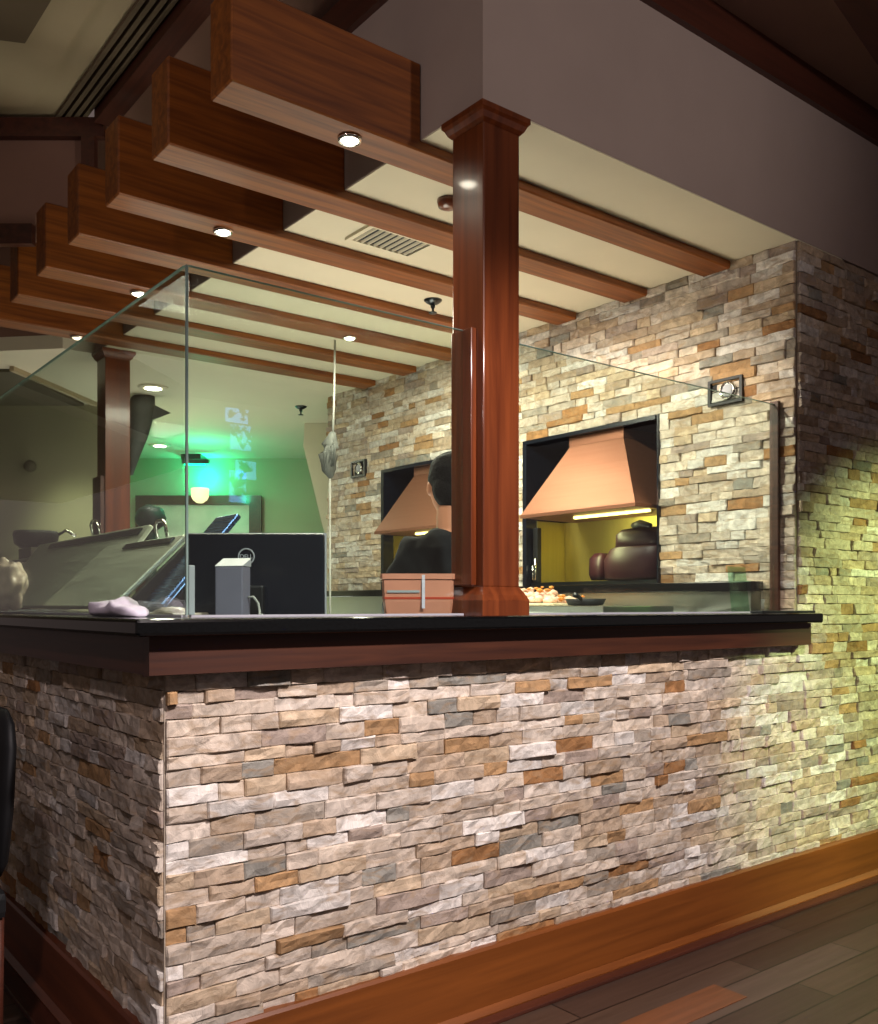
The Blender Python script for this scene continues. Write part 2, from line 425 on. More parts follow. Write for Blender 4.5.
# plaster soffit over the kitchen (front face, left face, underside) and the ceilings
s = MB(); s.box(1.79, 4.9, 2.07, YB, ZS + .004, 3.262); struct(s, 'wall_soffit', 'paint')
struct(MB().box(1.792, XW + .35, 2.072, YB, ZS, ZS + .004), 'ceiling_kitchen', 'cream')
struct(MB().box(1.77, 6, 2.045, 2.07, 3.262, 3.40), 'trim_1', 'trim')
struct(MB().box(1.765, 1.79, 2.07, YB, 3.225, 3.35), 'trim_2', 'trim_y')
struct(MB().box(-5, 9, -5, 2.2, 3.40, 3.5), 'ceiling_dining', 'brownpaint')
struct(MB().box(1.43, 9, 2.2, 8, 3.40, 3.5), 'ceiling_dining_side', 'brownpaint')
# angled ceiling rafter at upper right
d0 = Vector((3.204, 1.781, 0)); dv = (Vector((3.778, 1.892, 0)) - d0).normalized(); dn = Vector((-dv.y, dv.x, 0))
pts = [d0 - dv * 2.5 + dn * .16, d0 - dv * 2.5 + dn * .03, d0 + dv * 3 + dn * .03, d0 + dv * 3 + dn * .16]
pts = [p - dn * .2 for p in pts]
struct(MB().prism([(p.x, p.y) for p in pts], 'Z', 3.34, 3.40), 'trim_3', 'trim')

# header and slot diffuser running along the left ceiling
struct(MB().box(1.345, 1.43, -2, 4.18, 3.34, 3.5), 'trim_4', 'trim_y')
struct(MB().box(-5, 1.225, 2.2, 8, 3.40, 3.5), 'ceiling_left', 'olive')
# raised light coffer edge, darker panel
s = MB(); s.prism([(-3, 2.2), (1.09, 2.6), (1.115, 4.3), (.6, 4.75), (-3, 4.75)], 'Z', 3.385, 3.40); struct(s, 'ceiling_step', 'olive')
s = MB(); s.prism([(-2, 2.4), (.985, 2.6), (.965, 3.82), (.88, 3.86), (-2, 5.0 - .9)], 'Z', 3.375, 3.385); struct(s, 'ceiling_coffer', 'olivedark')
v = thing('ceiling_slot_vent', 'long dark linear slot vent in the upper left ceiling beside the dark header', 'vent', (1.285, 3.0, 3.385))
MB().box(1.225, 1.345, 2.2, 4.42, 3.43, 3.46).build('vent_backing', 'blackm', v)
for x in (1.225, 1.256, 1.287, 1.318):
    MB().box(x, x + .018, 2.2, 4.42, 3.385, 3.43).build('vent_bar', 'olivedark', v)

# diagonal bulkhead (drop of the ceiling) facing the dining room
def quadwall(name, mat, d, r0, r1, z0, z1, th=.06):
    vs = [frame(dd, r, z) for dd in (d, d + th) for r in (r0, r1) for z in (z0, z1)]
    return struct(MB().add(vs, [(0, 1, 3, 2), (4, 6, 7, 5), (0, 4, 5, 1), (2, 3, 7, 6), (0, 2, 6, 4), (1, 5, 7, 3)]), name, mat)
quadwall('wall_bulkhead', 'brownpaint', 4.2, -3.2, -1.56, 2.97, 3.40)
quadwall('wall_bulkhead_lower', 'brownpaint', 4.2, -3.2, -1.82, 2.86, 2.97)
quadwall('trim_5', 'trim', 4.16, -3.2, -1.50, 3.30, 3.385, .04)
quadwall('trim_6', 'trim', 4.16, -1.60, -1.54, 2.98, 3.30, .04)
quadwall('trim_7', 'trim', 4.16, -3.2, -1.82, 2.82, 2.91, .04)

# lower ceiling of the back room
s = MB(); s.prism([(-2.2, 9.15), (1.339, 5.843), (1.61, YB + .001), (XW + .35, YB + .001), (9, YB + .001), (9, 14), (-2.2, 14)], 'Z', ZS, ZS + .08); struct(s, 'ceiling_back', 'cream')
s = MB(); s.prism([(-2.2, 9.15), (1.339, 5.843), (1.61, YB + .001), (1.78, YB + .001), (1.78, YB + .06), (-2.2, 9.28)], 'Z', ZS + .08, 3.40); struct(s, 'wall_back_drop', 'brownpaint')
quadwall('wall_back', 'backwall', 9.36, -6.0, 4.2, 0, ZS, .1)
quadwall('wall_back_left', 'backwall', 6.86, -4.6, -2.47, 0, ZS, .1)
s = MB(); s.add([frame(d, r, z) for d, rr_ in ((6.961, ((-2.62, -2.47))), (9.36, (-3.42, -3.27))) for r in rr_ for z in (0, ZS)], [(0, 1, 3, 2), (4, 6, 7, 5), (0, 4, 5, 1), (2, 3, 7, 6), (0, 2, 6, 4), (1, 5, 7, 3)]); struct(s, 'wall_back_return', 'backwall')
# dark dropped sheet on that ceiling, its colour standing in for a shadowed recess
def atc(x, y, z=ZS):
    t = (x - 439) / 931; k = (z - CAMZ) / ((606 - y) / 931); return ((FX + t * RX) * k, (FY + t * RY) * k)
s = MB(); s.prism([atc(-120, 368), atc(14, 369), atc(84, 403), atc(-120, 403)], 'Z', ZS - .02, ZS - .001); struct(s, 'ceiling_recess_shade', 'darkpanel')
s = MB(); a0, b0 = Vector(atc(14, 366)), Vector(atc(97, 402)); nn = Vector((-(b0 - a0).y, (b0 - a0).x)).normalized() * .03
s.prism([tuple(a0), tuple(b0), tuple(b0 + nn), tuple(a0 + nn)], 'Z', ZS - .03, ZS - .001); struct(s, 'trim_8', 'olive')
# slanted plaster return beside the stone wall
s = MB(); s.add([frame(d, r, z) for d in (7.55, 7.62) for r, z in ((-1.10, 2.5), (-1.09, ZS - .001), (-.80, ZS - .001), (-.80, .3), (-.92, .3), (-.92, 1.75))],
      [(0, 1, 2, 3, 4, 5), (11, 10, 9, 8, 7, 6)] + [(i, (i + 1) % 6, 6 + (i + 1) % 6, 6 + i) for i in range(6)]); struct(s, 'wall_slanted', 'cream')

# baseboards with shoe mouldings
s = MB(); s.prism([(YF, .0), (YF - .045, .0), (YF - .045, .015), (YF - .03, .032), (YF - .03, .195), (YF - .024, .203), (YF, .203)], 'X', XC - .03, 4.9); struct(s, 'baseboard_front', 'base')
s = MB(); s.prism([(XC, .0), (XC - .045, .0), (XC - .045, .02), (XC - .03, .035), (XC - .03, .195), (XC - .024, .203), (XC, .203)], 'Y', YF - .03, 6.3); struct(s, 'baseboard_left', 'base_y')
struct(MB().box(XC - .06, 4.9, YF - .085, YF - .045, 0, .012, .003), 'trim_9', 'trim')
struct(MB().box(XC - .10, XC - .045, YF - .085, 6.3, 0, .016, .003), 'trim_10', 'trim_y')

def atfloor(x, y): return atc(x, y, 0.0)
(ax, ay), (bx, by) = atfloor(640, 1020), atfloor(733, 992)
struct(MB().box(ax - .6, bx, by - .05, by + .07, .0, .002), 'floor_plank', 'plank')
# ------------------------------------------------------------------ counter top
ct = thing('bar_counter', 'black granite counter top with dark wood fascia on the stone half wall', 'counter', (XC, YF, 1.085))
s = MB(); s.prism([(XC - .105, YF - .105), (XW + .03, YF - .105), (XW + .03, YF - .022), (XW - .03, YF - .022), (XW - .03, YF + .36), (1.55, YF + .36), (1.55, YF + .24), (XC + .24, YF + .24), (XC + .24, 6.3), (XC - .105, 6.3)], 'Z', 1.133, 1.172)
g = s.build('granite_top', 'granite', ct); bv = g.modifiers.new('bevel', 'BEVEL'); bv.width = .008; bv.segments = 2
s = MB(); s.prism([(YF - .06, 1.045), (YF - .02, 1.04), (YF - .02, 1.1325), (YF - .06, 1.1325)], 'X', XC - .06, XW + .012); s.build('front_fascia', 'fascia', ct)
s = MB(); s.prism([(XC - .06, 1.045), (XC - .02, 1.04), (XC - .02, 1.1325), (XC - .06, 1.1325)], 'Y', YF - .02, 6.3); s.build('side_fascia', 'fascia_y', ct)
s = MB(); s.prism([(XC - .02, YF - .02), (XW - .03, YF - .02), (XW - .03, YF + .22), (XC + .22, YF + .22), (XC + .22, 6.28), (XC - .02, 6.28)], 'Z', 1.0855, 1.1325); s.build('sub_top', 'fascia', ct)

# ------------------------------------------------------------------ beams
BW = .14
def beam_mesh(y):
    s = MB(); s.prism([(1.135, 2.65), (XW - .022, 2.65), (XW - .022, ZS - .0005), (1.789, ZS - .0005), (1.789, 2.93), (1.135, 2.93)], 'Y', y, y + BW)
    return s
BL = ['frontmost wooden ceiling beam with a bright downlight near its left end, behind the tall post',
      'second wooden ceiling beam from the front, between the frontmost beam and the ceiling vent',
      'wooden ceiling beam carrying the second bright downlight, just behind the ceiling vent',
      'wooden ceiling beam without a light at its left, just behind the ceiling sprinkler by the post',
      'wooden ceiling beam carrying the small third downlight at its left and one seen through the glass',
      'second wooden ceiling beam from the back, without any light',
      'rearmost wooden ceiling beam resting over the far post']
beams = []
for k in range(7):
    y = 2.37 + .45 * k
    if k == 0:
        b = beam_mesh(y).build('ceiling_beam', 'beam'); bv = b.modifiers.new('bevel', 'BEVEL'); bv.width = .005; bv.segments = 1
        tag(b, BL[0], 'beam', 'wooden beams under the ceiling'); beams.append(b)
    else: beams.append(copy_tree(beams[0], (0, .45 * k, 0), BL[k]))

def downlight(x, y, z, label, mat):
    t = thing('downlight', label, 'light', (x, y, z - .012), 'downlights in the beams')
    prof = [(.046, 0), (.05, .004), (.05, .012)]
    n = 24; rings = [[(x + r * math.cos(2 * PI * i / n), y + r * math.sin(2 * PI * i / n), z - .012 + dz) for i in range(n)] for r, dz in [(.028, .010), (.028, .001), (.034, 0), (.038, .006), (.038, .0118)]]
    tr = MB().loft(rings, True).build('trim_ring', 'chrome', t)
    MB().lathe((x, y, z - .008), [(.004, -.010), (.017, -.008), (.026, -.002), (.027, .001)], 20).build('bulb', mat, tr)
    return t
P1 = 26
for (x, k, lab, on) in ((1.565, 0, 'bright round downlight under the frontmost ceiling beam', 1), (1.565, 2, 'bright round downlight under the third beam, left of the ceiling vent', 1),
                        (1.565, 4, 'small bright downlight under the fifth beam, above the far post', 1), (1.565, 6, 'dim round downlight under the rearmost beam at the far left', 0),
                        (2.72, 4, 'glaring round downlight on the fifth beam seen through the front glass', 1)):
    y = 2.37 + .45 * k + .07
    downlight(x, y, 2.65, lab, 'lamp' if on else 'lampdim')
    if on: spot('downlight_beam', (x, y, 2.625), (x, y, 0), P1, (1.0, .86, .66), 130, .9, .03)
spot('downlight_beam', (2.6, 3.34, 2.625), (2.9, 3.34, 0), P1, (1.0, .86, .66), 130, .9, .03)
# unlit round lamp half hidden by the post
t = thing('round_ceiling_lamp', 'small round brown ceiling lamp peeking out left of the tall post', 'light', (2.13, 2.655, 2.66))
MB().lathe((2.13, 2.655, 2.655), [(.02, -.004), (.038, .004), (.042, .02), (.042, .029)], 20).build('lamp_body', 'post', t)

# ceiling vent, sprinklers
t = thing('ceiling_vent', 'square louvred air vent in the cream ceiling between two beams', 'vent', (2.18, 3.09, 2.67))
s = MB()
for a in ((2.02, 2.34, 2.99, 3.01), (2.02, 2.34, 3.165, 3.185), (2.02, 2.04, 3.01, 3.165), (2.32, 2.34, 3.01, 3.165)): s.box(*a, 2.673, 2.684)
s.build('vent_frame', 'cream', t)
MB().box(2.04, 2.32, 3.01, 3.165, 2.681, 2.684).build('vent_backing', 'blackm', t)
for k in range(9):
    x = 2.052 + k * .0305
    MB().prism([(x, 2.6805), (x + .005, 2.673), (x + .009, 2.673), (x + .005, 2.6805)], 'Y', 3.01, 3.165).build('vent_slat', 'cream', t)
def sprinkler(x, y, lab):
    t = thing('fire_sprinkler', lab, 'sprinkler', (x, y, 2.62), 'sprinklers on the ceiling')
    MB().lathe((x, y, 2.672), [(.012, -.012), (.03, -.003), (.044, .008), (.044, .0125)], 20).build('escutcheon', 'dsteel', t)
    MB().lathe((x, y, 2.62), [(.02, 0), (.02, .004), (.006, .006), (.006, .022), (.012, .03), (.012, .04)], 14).build('deflector', 'dsteel', t)
sprinkler(2.768, 3.571, 'small dark pendant sprinkler on the cream ceiling left of the tall post')
sprinkler(3.47, 6.08, 'small dark sprinkler on the back ceiling above the computer monitor')

# ------------------------------------------------------------------ posts
def post(x, y, lab, bottom=1.172):
    t = thing('wooden_post', lab, 'post', (x + .07, y + .07, bottom), 'wooden posts on the counter')
    MB().box(x, x + .145, y, y + .145, bottom + .085, 2.66, .004).build('shaft', 'post', t)
    s = MB(); cx, cy = x + .0725, y + .0725
    def sq(h, z): return [(cx - h, cy - h, z), (cx + h, cy - h, z), (cx + h, cy + h, z), (cx - h, cy + h, z)]
    s.loft([sq(.074, 2.635), sq(.083, 2.645), sq(.090, 2.660), sq(.097, 2.668), sq(.097, 2.6845)], True, False)
    s.build('cap', 'post', t)
    s = MB(); s.loft([sq(.094, bottom), sq(.094, bottom + .045), sq(.088, bottom + .06), sq(.078, bottom + .075), sq(.0725, bottom + .0855)], True, False)
    s.build('base_block', 'post', t)
    return t
PX, PY = 1.805, 2.085
post(PX, PY, 'tall wooden post with square cap standing on the counter front edge')
MB().box(PX - .022, PX - .001, PY + .03, PY + .125, 1.262, 2.03, .003).build('glass_stop', 'post', bpy.data.objects['wooden_post'])
p2 = post(1.8, 5.4, 'far wooden post seen through the left glass pane', 0.0)
s = MB().box(1.775, 1.799, 5.41, 5.55, .09, 1.95, .003).build('glass_stop', 'trim_y', p2)

# ------------------------------------------------------------------ glass screen
XG, YG = .913, 2.155
t = thing('glass_screen', 'tall clear glass screen standing on the counter and running round its corner', 'glass screen', (XG, YG, 1.172))
def pane(x0, x1, y0, y1, name, axis):
    MB().box(x0, x1, y0, y1, 1.178, 2.026).build(name, 'glass', t)
pane(XG + .006, PX - .024, YG - .004, YG + .004, 'front_pane', 'X')
pane(PX + .147, 3.438, YG - .004, YG + .004, 'front_pane', 'X')
pane(XG - .004, XG + .004, YG + .008, 5.5, 'side_pane', 'Y')
s = MB(); s.box(XG + .006, PX - .024, YG - .0045, YG + .0045, 2.026, 2.0275); s.box(PX + .147, 3.438, YG - .0045, YG + .0045, 2.026, 2.0275)
s.box(XG - .0045, XG + .0045, YG + .008, 5.5, 2.026, 2.0275)
s.box(XG - .001, XG + .004, YG - .0035, YG + .004, 1.178, 2.0275)
s.build('polished_edge', 'gedge', t)
s = MB(); s.box(XG + .01, PX - .024, YG - .008, YG + .008, 1.1725, 1.178); s.box(PX + .147, 3.438, YG - .008, YG + .008, 1.1725, 1.178); s.box(XG - .008, XG + .008, YG + .01, 5.5, 1.1725, 1.178)
s.build('bottom_channel', 'lgrey', t)
MB().box(3.439, 3.458, YG - .02, YG + .02, 1.1725, 2.04, .003).build('end_post', 'fascia_y', t)
MB().box(XG + .012, XG + .028, YG + .012, YG + .018, 1.178, 1.30, .002).build('corner_clip', 'lgrey', t)

# ------------------------------------------------------------------ grill openings and copper hoods
def grill(dy, lab, lab2):
    y0, y1, z0, z1 = 2.76 + dy, 3.675 + dy, 1.305, 2.088
    t = thing('grill_recess', lab, 'oven', (XW + .15, (y0 + y1) / 2, z0), 'grill recesses in the stone wall')
    s = MB()
    s.box(XW - .018, XW + .34, y0 + .001, y0 + .01, z0, z1 - .001); s.box(XW - .018, XW + .34, y1 - .03, y1 - .001, z0, z1 - .001); s.box(XW - .018, XW + .34, y0 + .02, y1 - .03, z1 - .02, z1 - .001)
    s.build('surround', 'blacks', t)
    MB().box(XW + .30, XW + .34, y0 + .02, y1 - .03, z0, z1 - .02).build('back_panel', 'blackm', t)
    MB().box(XW + .27, XW + .299, y0 + .03, y1 - .039, z0 + .02, 1.66).build('splash_panel', 'yellow', t)
    MB().box(XW + .06, XW + .269, y1 - .038, y1 - .0305, z0 + .021, 1.66).build('side_splash_panel', 'yellow', t)
    MB().box(XW + .02, XW + .299, y0 + .02, y1 - .03, z0, z0 + .02).build('hearth', 'dsteel', t)
    h = thing('copper_hood', lab2, 'range hood', (XW, (y0 + y1) / 2, 1.64), 'copper hoods over the grills')
    yb0, yb1, yt0, yt1 = y0 + .025, y0 + .785, y0 + .245, y0 + .60
    xb, xt = 3.325, 3.50; xr = XW + .26
    s = MB()
    A = [(xb, yb0, 1.672), (xb, yb1, 1.672), (xr, yb1, 1.672), (xr, yb0, 1.672)]
    Bq = [(xt, yt0, 2.02), (xt, yt1, 2.02), (xr, yt1, 2.02), (xr, yt0, 2.02)]
    mid = [tuple(Vector(a) * .5 + Vector(b) * .5) for a, b in zip(A, Bq)]
    s.loft([A, mid, Bq], True, False); s.build('canopy', 'copper', h)
    MB().box(xt - .002, xr, yt0 - .003, yt1 + .003, 2.02, 2.066).build('collar', 'copper', h)
    rim = MB().box(xb - .003, xr, yb0 - .003, yb1 + .003, 1.655, 1.6715).build('rim', 'copper', h)
    MB().box(xb + .13, xb + .15, yb0 + .03, yb1 - .25, 1.641, 1.6545, .004).build('light_tube', 'tube', rim)
    return t
grill(0, 'square black grill recess in the stone wall, right of the tall post', 'copper trapezoid hood right of the tall post')
grill(1.345, 'square black grill recess in the stone wall behind the cook', 'copper trapezoid hood partly hidden behind the cook')
area('hood_light', (3.50, 3.17, 1.635), (3.72, 3.15, 1.4), .06, 6, (1.0, .93, .46), .5)
area('hood_light', (3.50, 4.51, 1.635), (3.72, 4.5, 1.4), .06, 2, (1.0, .93, .50), .5)

# stone-wall recessed lights
def wall_light(dy, lab, on=True):
    y0, y1, z0, z1 = 2.312 + dy, 2.484 + dy, 2.072, 2.184; xf = XW - .024
    t = thing('wall_spotlight', lab, 'light', (xf, (y0 + y1) / 2, z0), 'square spotlights on the stone wall')
    s = MB(); s.box(xf - .004, xf + .02, y0, y1, z0, z0 + .012); s.box(xf - .004, xf + .02, y0, y1, z1 - .012, z1)
    s.box(xf - .004, xf + .02, y0, y0 + .014, z0 + .012, z1 - .012); s.box(xf - .004, xf + .02, y1 - .014, y1, z0 + .012, z1 - .012)
    s.build('frame', 'black', t)
    MB().box(xf + .012, xf + .02, y0 + .014, y1 - .014, z0 + .012, z1 - .012).build('back_plate', 'blackm', t)
    cy, cz = (y0 + y1) / 2 - .015, (z0 + z1) / 2
    n = 24
    def ring(r, x): return [(x, cy + r * math.cos(2 * PI * i / n), cz + r * math.sin(2 * PI * i / n)) for i in range(n)]
    lr = MB().loft([ring(.038, xf + .012), ring(.038, xf - .008), ring(.033, xf - .012), ring(.028, xf - .004)], True).build('lamp_ring', 'chrome', t)
    MB().loft([ring(.028, xf - .0045), ring(.024, xf - .009), ring(.010, xf - .012)], True).build('lens', 'lgrey', lr)
    return t
wall_light(0, 'square black spotlight on the stone wall, up right of the nearer copper hood')
wall_light(2.885, 'small square black spotlight on the stone wall at its far left end')

# inner counter ledge along the stone wall
t = thing('grill_counter', 'dark stone ledge with steel front running under the grill recesses', 'counter', (3.4, 3.9, .0))
MB().box(3.36, XW - .026, YF + .13, 5.69, 1.262, 1.303, .004).build('ledge_top', 'granite', t)
MB().box(3.375, XW - .028, YF + .14, 5.68, 0, 1.261).build('front_panel', 'steel', t)
# preparation table in front of it with food
t = thing('prep_table', 'low steel serving table in front of the grill counter, just above the bar top', 'table', (3.1, 3.3, 0))
MB().box(2.85, 3.30, 2.55, 4.0, 1.17, 1.2, .004).build('table_top', 'steel', t)
for (x, y) in ((2.87, 2.57), (3.25, 2.57), (2.87, 3.95), (3.25, 3.95)): MB().box(x, x + .035, y, y + .035, 0, 1.1695).build('leg', 'steel', t)
R = random.Random(5)
t = thing('food_tray', 'tray heaped with pink and orange food at the right of the tall post', 'food', (3.05, 3.2, 1.2005))
MB().box(2.92, 3.22, 2.9, 3.55, 1.201, 1.213, .004).build('tray', 'foodw', t)
hp = MB()
for i in range(110):
    x = R.uniform(2.95, 3.18); y = R.uniform(2.95, 3.5); zt = 1.222 + .075 * max(0, 1 - abs(y - 3.28) / .3) * R.random()
    hp.ball((x, y, zt), R.uniform(.012, .026), 1, (1.3, 1, .7), .4, i)
o = hp.build('food_heap', 'food', t); o['kind'] = 'stuff'
hp = MB()
for i in range(26): hp.ball((R.uniform(2.95, 3.18), R.uniform(2.93, 3.45), R.uniform(1.23, 1.29)), R.uniform(.008, .016), 1, (1.3, 1, .7), .4, i + 90)
o = hp.build('garnish', 'foody', t); o['kind'] = 'stuff'
t = thing('frying_pan', 'small black pan beside the heaped food tray', 'pan', (2.8, 2.83, 1.2005))
MB().lathe((2.97, 2.76, 1.201), [(.05, 0), (.075, .004), (.088, .03), (.083, .03), (.07, .008), (.01, .006)], 24).build('bowl', 'blackm', t)
MB().tube([(2.9, 2.72, 1.228), (2.84, 2.68, 1.24), (2.78, 2.64, 1.245)], [.008, .009, .011]).build('handle', 'black', t)

# dark maroon appliance on the hearth
t = thing('maroon_appliance', 'rounded dark maroon appliance under the nearer copper hood', 'appliance', (3.6, 3.0, 1.326))
def sup(cx, cy, z, rx, ry, n=24, p=.7):
    out = []
    for i in range(n):
        a = 2 * PI * i / n; c, s_ = math.cos(a), math.sin(a)
        out.append((cx + rx * math.copysign(abs(c) ** p, c), cy + ry * math.copysign(abs(s_) ** p, s_), z))
    return out
MB().loft([sup(3.6, 2.98, 1.326, .11, .17), sup(3.6, 2.98, 1.34, .12, .185), sup(3.6, 2.98, 1.43, .12, .19), sup(3.6, 2.96, 1.48, .115, .17), sup(3.6, 2.95, 1.49, .105, .155)]).build('body', 'maroon', t)
MB().loft([sup(3.6, 2.95, 1.4905, .105, .15), sup(3.6, 2.95, 1.55, .10, .15), sup(3.6, 2.94, 1.575, .08, .13), sup(3.6, 2.94, 1.582, .04, .09)]).build('lid', 'maroon', t)
MB().loft([sup(3.585, 3.225, 1.332, .05, .04), sup(3.58, 3.225, 1.36, .055, .05), sup(3.58, 3.225, 1.44, .05, .05), sup(3.58, 3.22, 1.468, .03, .03)]).build('side_tank', 'maroon', t)
MB().tube([(3.52, 2.96, 1.588), (3.50, 2.90, 1.594), (3.49, 2.83, 1.578)], [.014, .018, .012]).build('handle', 'black', t)

# black utensil rack hanging at the left of the recess
t = thing('utensil_rack', 'narrow black rack at the left inside the nearer grill recess', 'rack', (3.6, 3.59, 1.33))
MB().box(3.50, 3.53, 3.60, 3.635, 1.326, 1.62, .004).build('rack_body', 'blackm', t)
MB().tube([(3.49, 3.605, 1.34), (3.49, 3.605, 1.46)], .006).build('rod', 'chrome', t)
MB().tube([(3.49, 3.625, 1.34), (3.49, 3.625, 1.42)], .006).build('rod', 'chrome', t)

# tinted sheet added to stand in for a green reflection; pad
t = thing('green_reflection_panel', 'small clear green-tinted sheet standing in for a reflection, on the counter by the right end of the glass', 'reflection stand-in', (3.30, 2.22, 1.172))
MB().add([(3.24, 2.215, 1.178), (3.36, 2.215, 1.178), (3.36, 2.235, 1.36), (3.24, 2.235, 1.36), (3.24, 2.219, 1.178), (3.36, 2.219, 1.178), (3.36, 2.239, 1.36), (3.24, 2.239, 1.36)],
         [(0, 1, 2, 3), (7, 6, 5, 4), (0, 4, 5, 1), (1, 5, 6, 2), (2, 6, 7, 3), (3, 7, 4, 0)]).build('panel', 'acrylic', t)
MB().box(3.24, 3.36, 2.19, 2.25, 1.1725, 1.1775, .001).build('foot', 'acrylic', t)
tag(MB().box(3.12, 3.49, 2.0, 2.055, 1.1725, 1.182, .003).build('black_tray', 'black'), 'thin flat black tray at the right end of the counter top', 'tray')

# ------------------------------------------------------------------ computer monitor, card terminal
def local(px, py, pz, ang): return Matrix.Translation((px, py, pz)) @ Matrix.Rotation(ang, 4, 'Z')
AR = math.atan2(RY, RX)
lw = thing('work_counter', 'steel work counter behind the front glass, below the bar top', 'counter', (1.6, 2.65, 0))
MB().box(1.09, 1.72, 2.335, 2.80, .93, .96, .004).build('table_top', 'steel', lw)
for (x, y) in ((1.11, 2.36), (1.66, 2.36), (1.11, 2.75), (1.66, 2.75)): MB().box(x, x + .035, y, y + .035, 0, .9295).build('leg', 'steel', lw)
mp_ = frame(2.76, -.545, .96); T = local(mp_[0], mp_[1], .9605, AR)
t = thing('computer_monitor', 'black computer monitor seen from behind through the front glass', 'monitor', mp_)
casing = MB().box(-.205, .205, 0, .022, .195, .455, .008).tf(T).build('rear_casing', 'blacks', t)
s = MB(); s.box(-.208, .208, .0225, .034, .45, .458); s.box(-.208, -.2, .0225, .034, .19, .45); s.box(.2, .208, .0225, .034, .19, .45); s.box(-.2, .2, .0225, .034, .19, .198); s.tf(T).build('bezel', 'lgrey', t)
MB().box(-.2, .2, .0225, .031, .198, .45).tf(T).build('screen', 'black', t)
MB().box(-.03, .03, -.03, -.001, .02, .30, .006).tf(T).build('stand_neck', 'black', t)
MB().box(-.11, .11, -.08, .07, 0, .0195, .006).tf(T).build('stand_base', 'black', t)
LX, LZ = -.026, .386
s = MB(); n = 28; rings = []
for i in range(n):
    a = 2 * PI * i / n
    rings.append([(LX + (.023 + .0022 * math.cos(b)) * math.cos(a), -.002 + .0018 * math.sin(b), LZ + (.023 + .0022 * math.cos(b)) * math.sin(a)) for b in [2 * PI * j / 6 for j in range(6)]])
rings.append(rings[0]); s.loft(rings, False).tf(T).build('logo_ring', 'lgrey', casing)
tx = bpy.data.curves.new('logo_text', 'FONT'); tx.body = 'DELL'; tx.size = .017; tx.align_x = 'CENTER'; tx.align_y = 'CENTER'; tx.extrude = .0006
to = bpy.data.objects.new('logo_text', tx); C.objects.link(to)
to.data.materials.append(M['lgrey']); to.parent = casing
to.matrix_basis = Matrix.Translation(-PARENT_LOC[casing]) @ T @ Matrix.Translation((LX, -.0015, LZ)) @ Matrix.Rotation(PI / 2, 4, 'X')
bpy.context.view_layer.update()
me = bpy.data.meshes.new_from_object(to); tm = bpy.data.objects.new('logo_lettering', me); C.objects.link(tm)
tm.parent = casing; tm.matrix_basis = to.matrix_basis.copy(); bpy.data.objects.remove(to)

tp = frame(2.47, -.545, 1.172)
T2 = local(tp[0], tp[1], 1.1725, AR - .12)
t = thing('card_terminal', 'upright grey boxy device with pale top on the bar in front of the monitor', 'device', tp)
MB().box(-.04, .035, -.03, .035, 0, .132, .004).tf(T2).build('casing', 'grey', t)
s = MB(); s.add([(-.041, -.031, .1325), (.036, -.031, .1325), (.036, .036, .156), (-.041, .036, .156), (-.041, .036, .1325), (.036, .036, .1325)], [(0, 1, 2, 3), (0, 4, 5, 1), (3, 2, 5, 4), (0, 3, 4), (1, 5, 2)]); s.tf(T2).build('sloped_top', 'lgrey', t)
tag(MB().tube([tuple(T2 @ Vector(p)) for p in ((.0365, .01, .05), (.05, .012, .052), (.064, .01, .035), (.07, .005, .012), (.072, -.005, .004), (.085, -.02, .004))], .0035).build('white_cable', 'cordm'), 'white cable looping down beside the grey device', 'cable')

# peach tub
T3 = local(*frame(2.88, -.064, 1.1725), AR) @ Matrix.Scale(1.03, 4)
t = thing('plastic_tub', 'peach coloured plastic tub with white and red bands in front of the cook', 'container', frame(2.88, -.064, 1.1725))
def rr(hx, hy, z): return [(hx * a, hy * b, z) for a, b in ((-1, -.8), (-.93, -1), (.93, -1), (1, -.8), (1, .8), (.93, 1), (-.93, 1), (-1, .8))]
tubb = MB().loft([rr(.098, .05, 0), rr(.104, .056, .04), rr(.107, .058, .105), rr(.112, .062, .106), rr(.112, .062, .122), rr(.10, .052, .122), rr(.098, .05, .03)], True, False).tf(T3).build('tub_body', 'peach', t)
MB().loft([rr(.1055, .0575, .047), rr(.1062, .0582, .053)], True, False).tf(T3).build('red_band', 'red', tubb)
MB().box(-.09, .005, -.0605, -.0585, .066, .073).tf(T3).build('white_label', 'lgrey', tubb)
MB().box(.012, .021, -.0625, -.0605, .02, .118).tf(T3).build('white_strap', 'white', tubb)

# ------------------------------------------------------------------ the cook
def capsule(mb, a, b, ra, rb, sq=1.0, n=16):
    """tapered limb section with round ends; sq flattens it front to back"""
    a, b = Vector(a), Vector(b); t = (b - a).normalized()
    u = t.cross(Vector((0, 1, 0))); u = u if u.length > .1 else t.cross(Vector((1, 0, 0))); u.normalize(); v = t.cross(u).normalized()
    rings = []
    for k in range(1, 5):
        an = -PI / 2 + k * PI / 8; rings.append((a + t * ra * math.sin(an), ra * math.cos(an)))
    rings.append((a, ra)); rings.append(((a + b) / 2, (ra + rb) / 2)); rings.append((b, rb))
    for k in range(1, 4):
        an = k * PI / 8; rings.append((b + t * rb * math.sin(an), rb * math.cos(an)))
    mb.loft([[tuple(c + u * r * math.cos(2 * PI * i / n) + v * r * sq * math.sin(2 * PI * i / n)) for i in range(n)] for c, r in rings])
def ell(mb, zs):
    """stack of elliptical sections (z, half width, half depth, y)"""
    mb.loft([[(hw * math.copysign(abs(math.cos(a)) ** .85, math.cos(a)), y + hd * math.copysign(abs(math.sin(a)) ** .85, math.sin(a)), z) for a in [2 * PI * i / 28 for i in range(28)]] for z, hw, hd, y in zs])
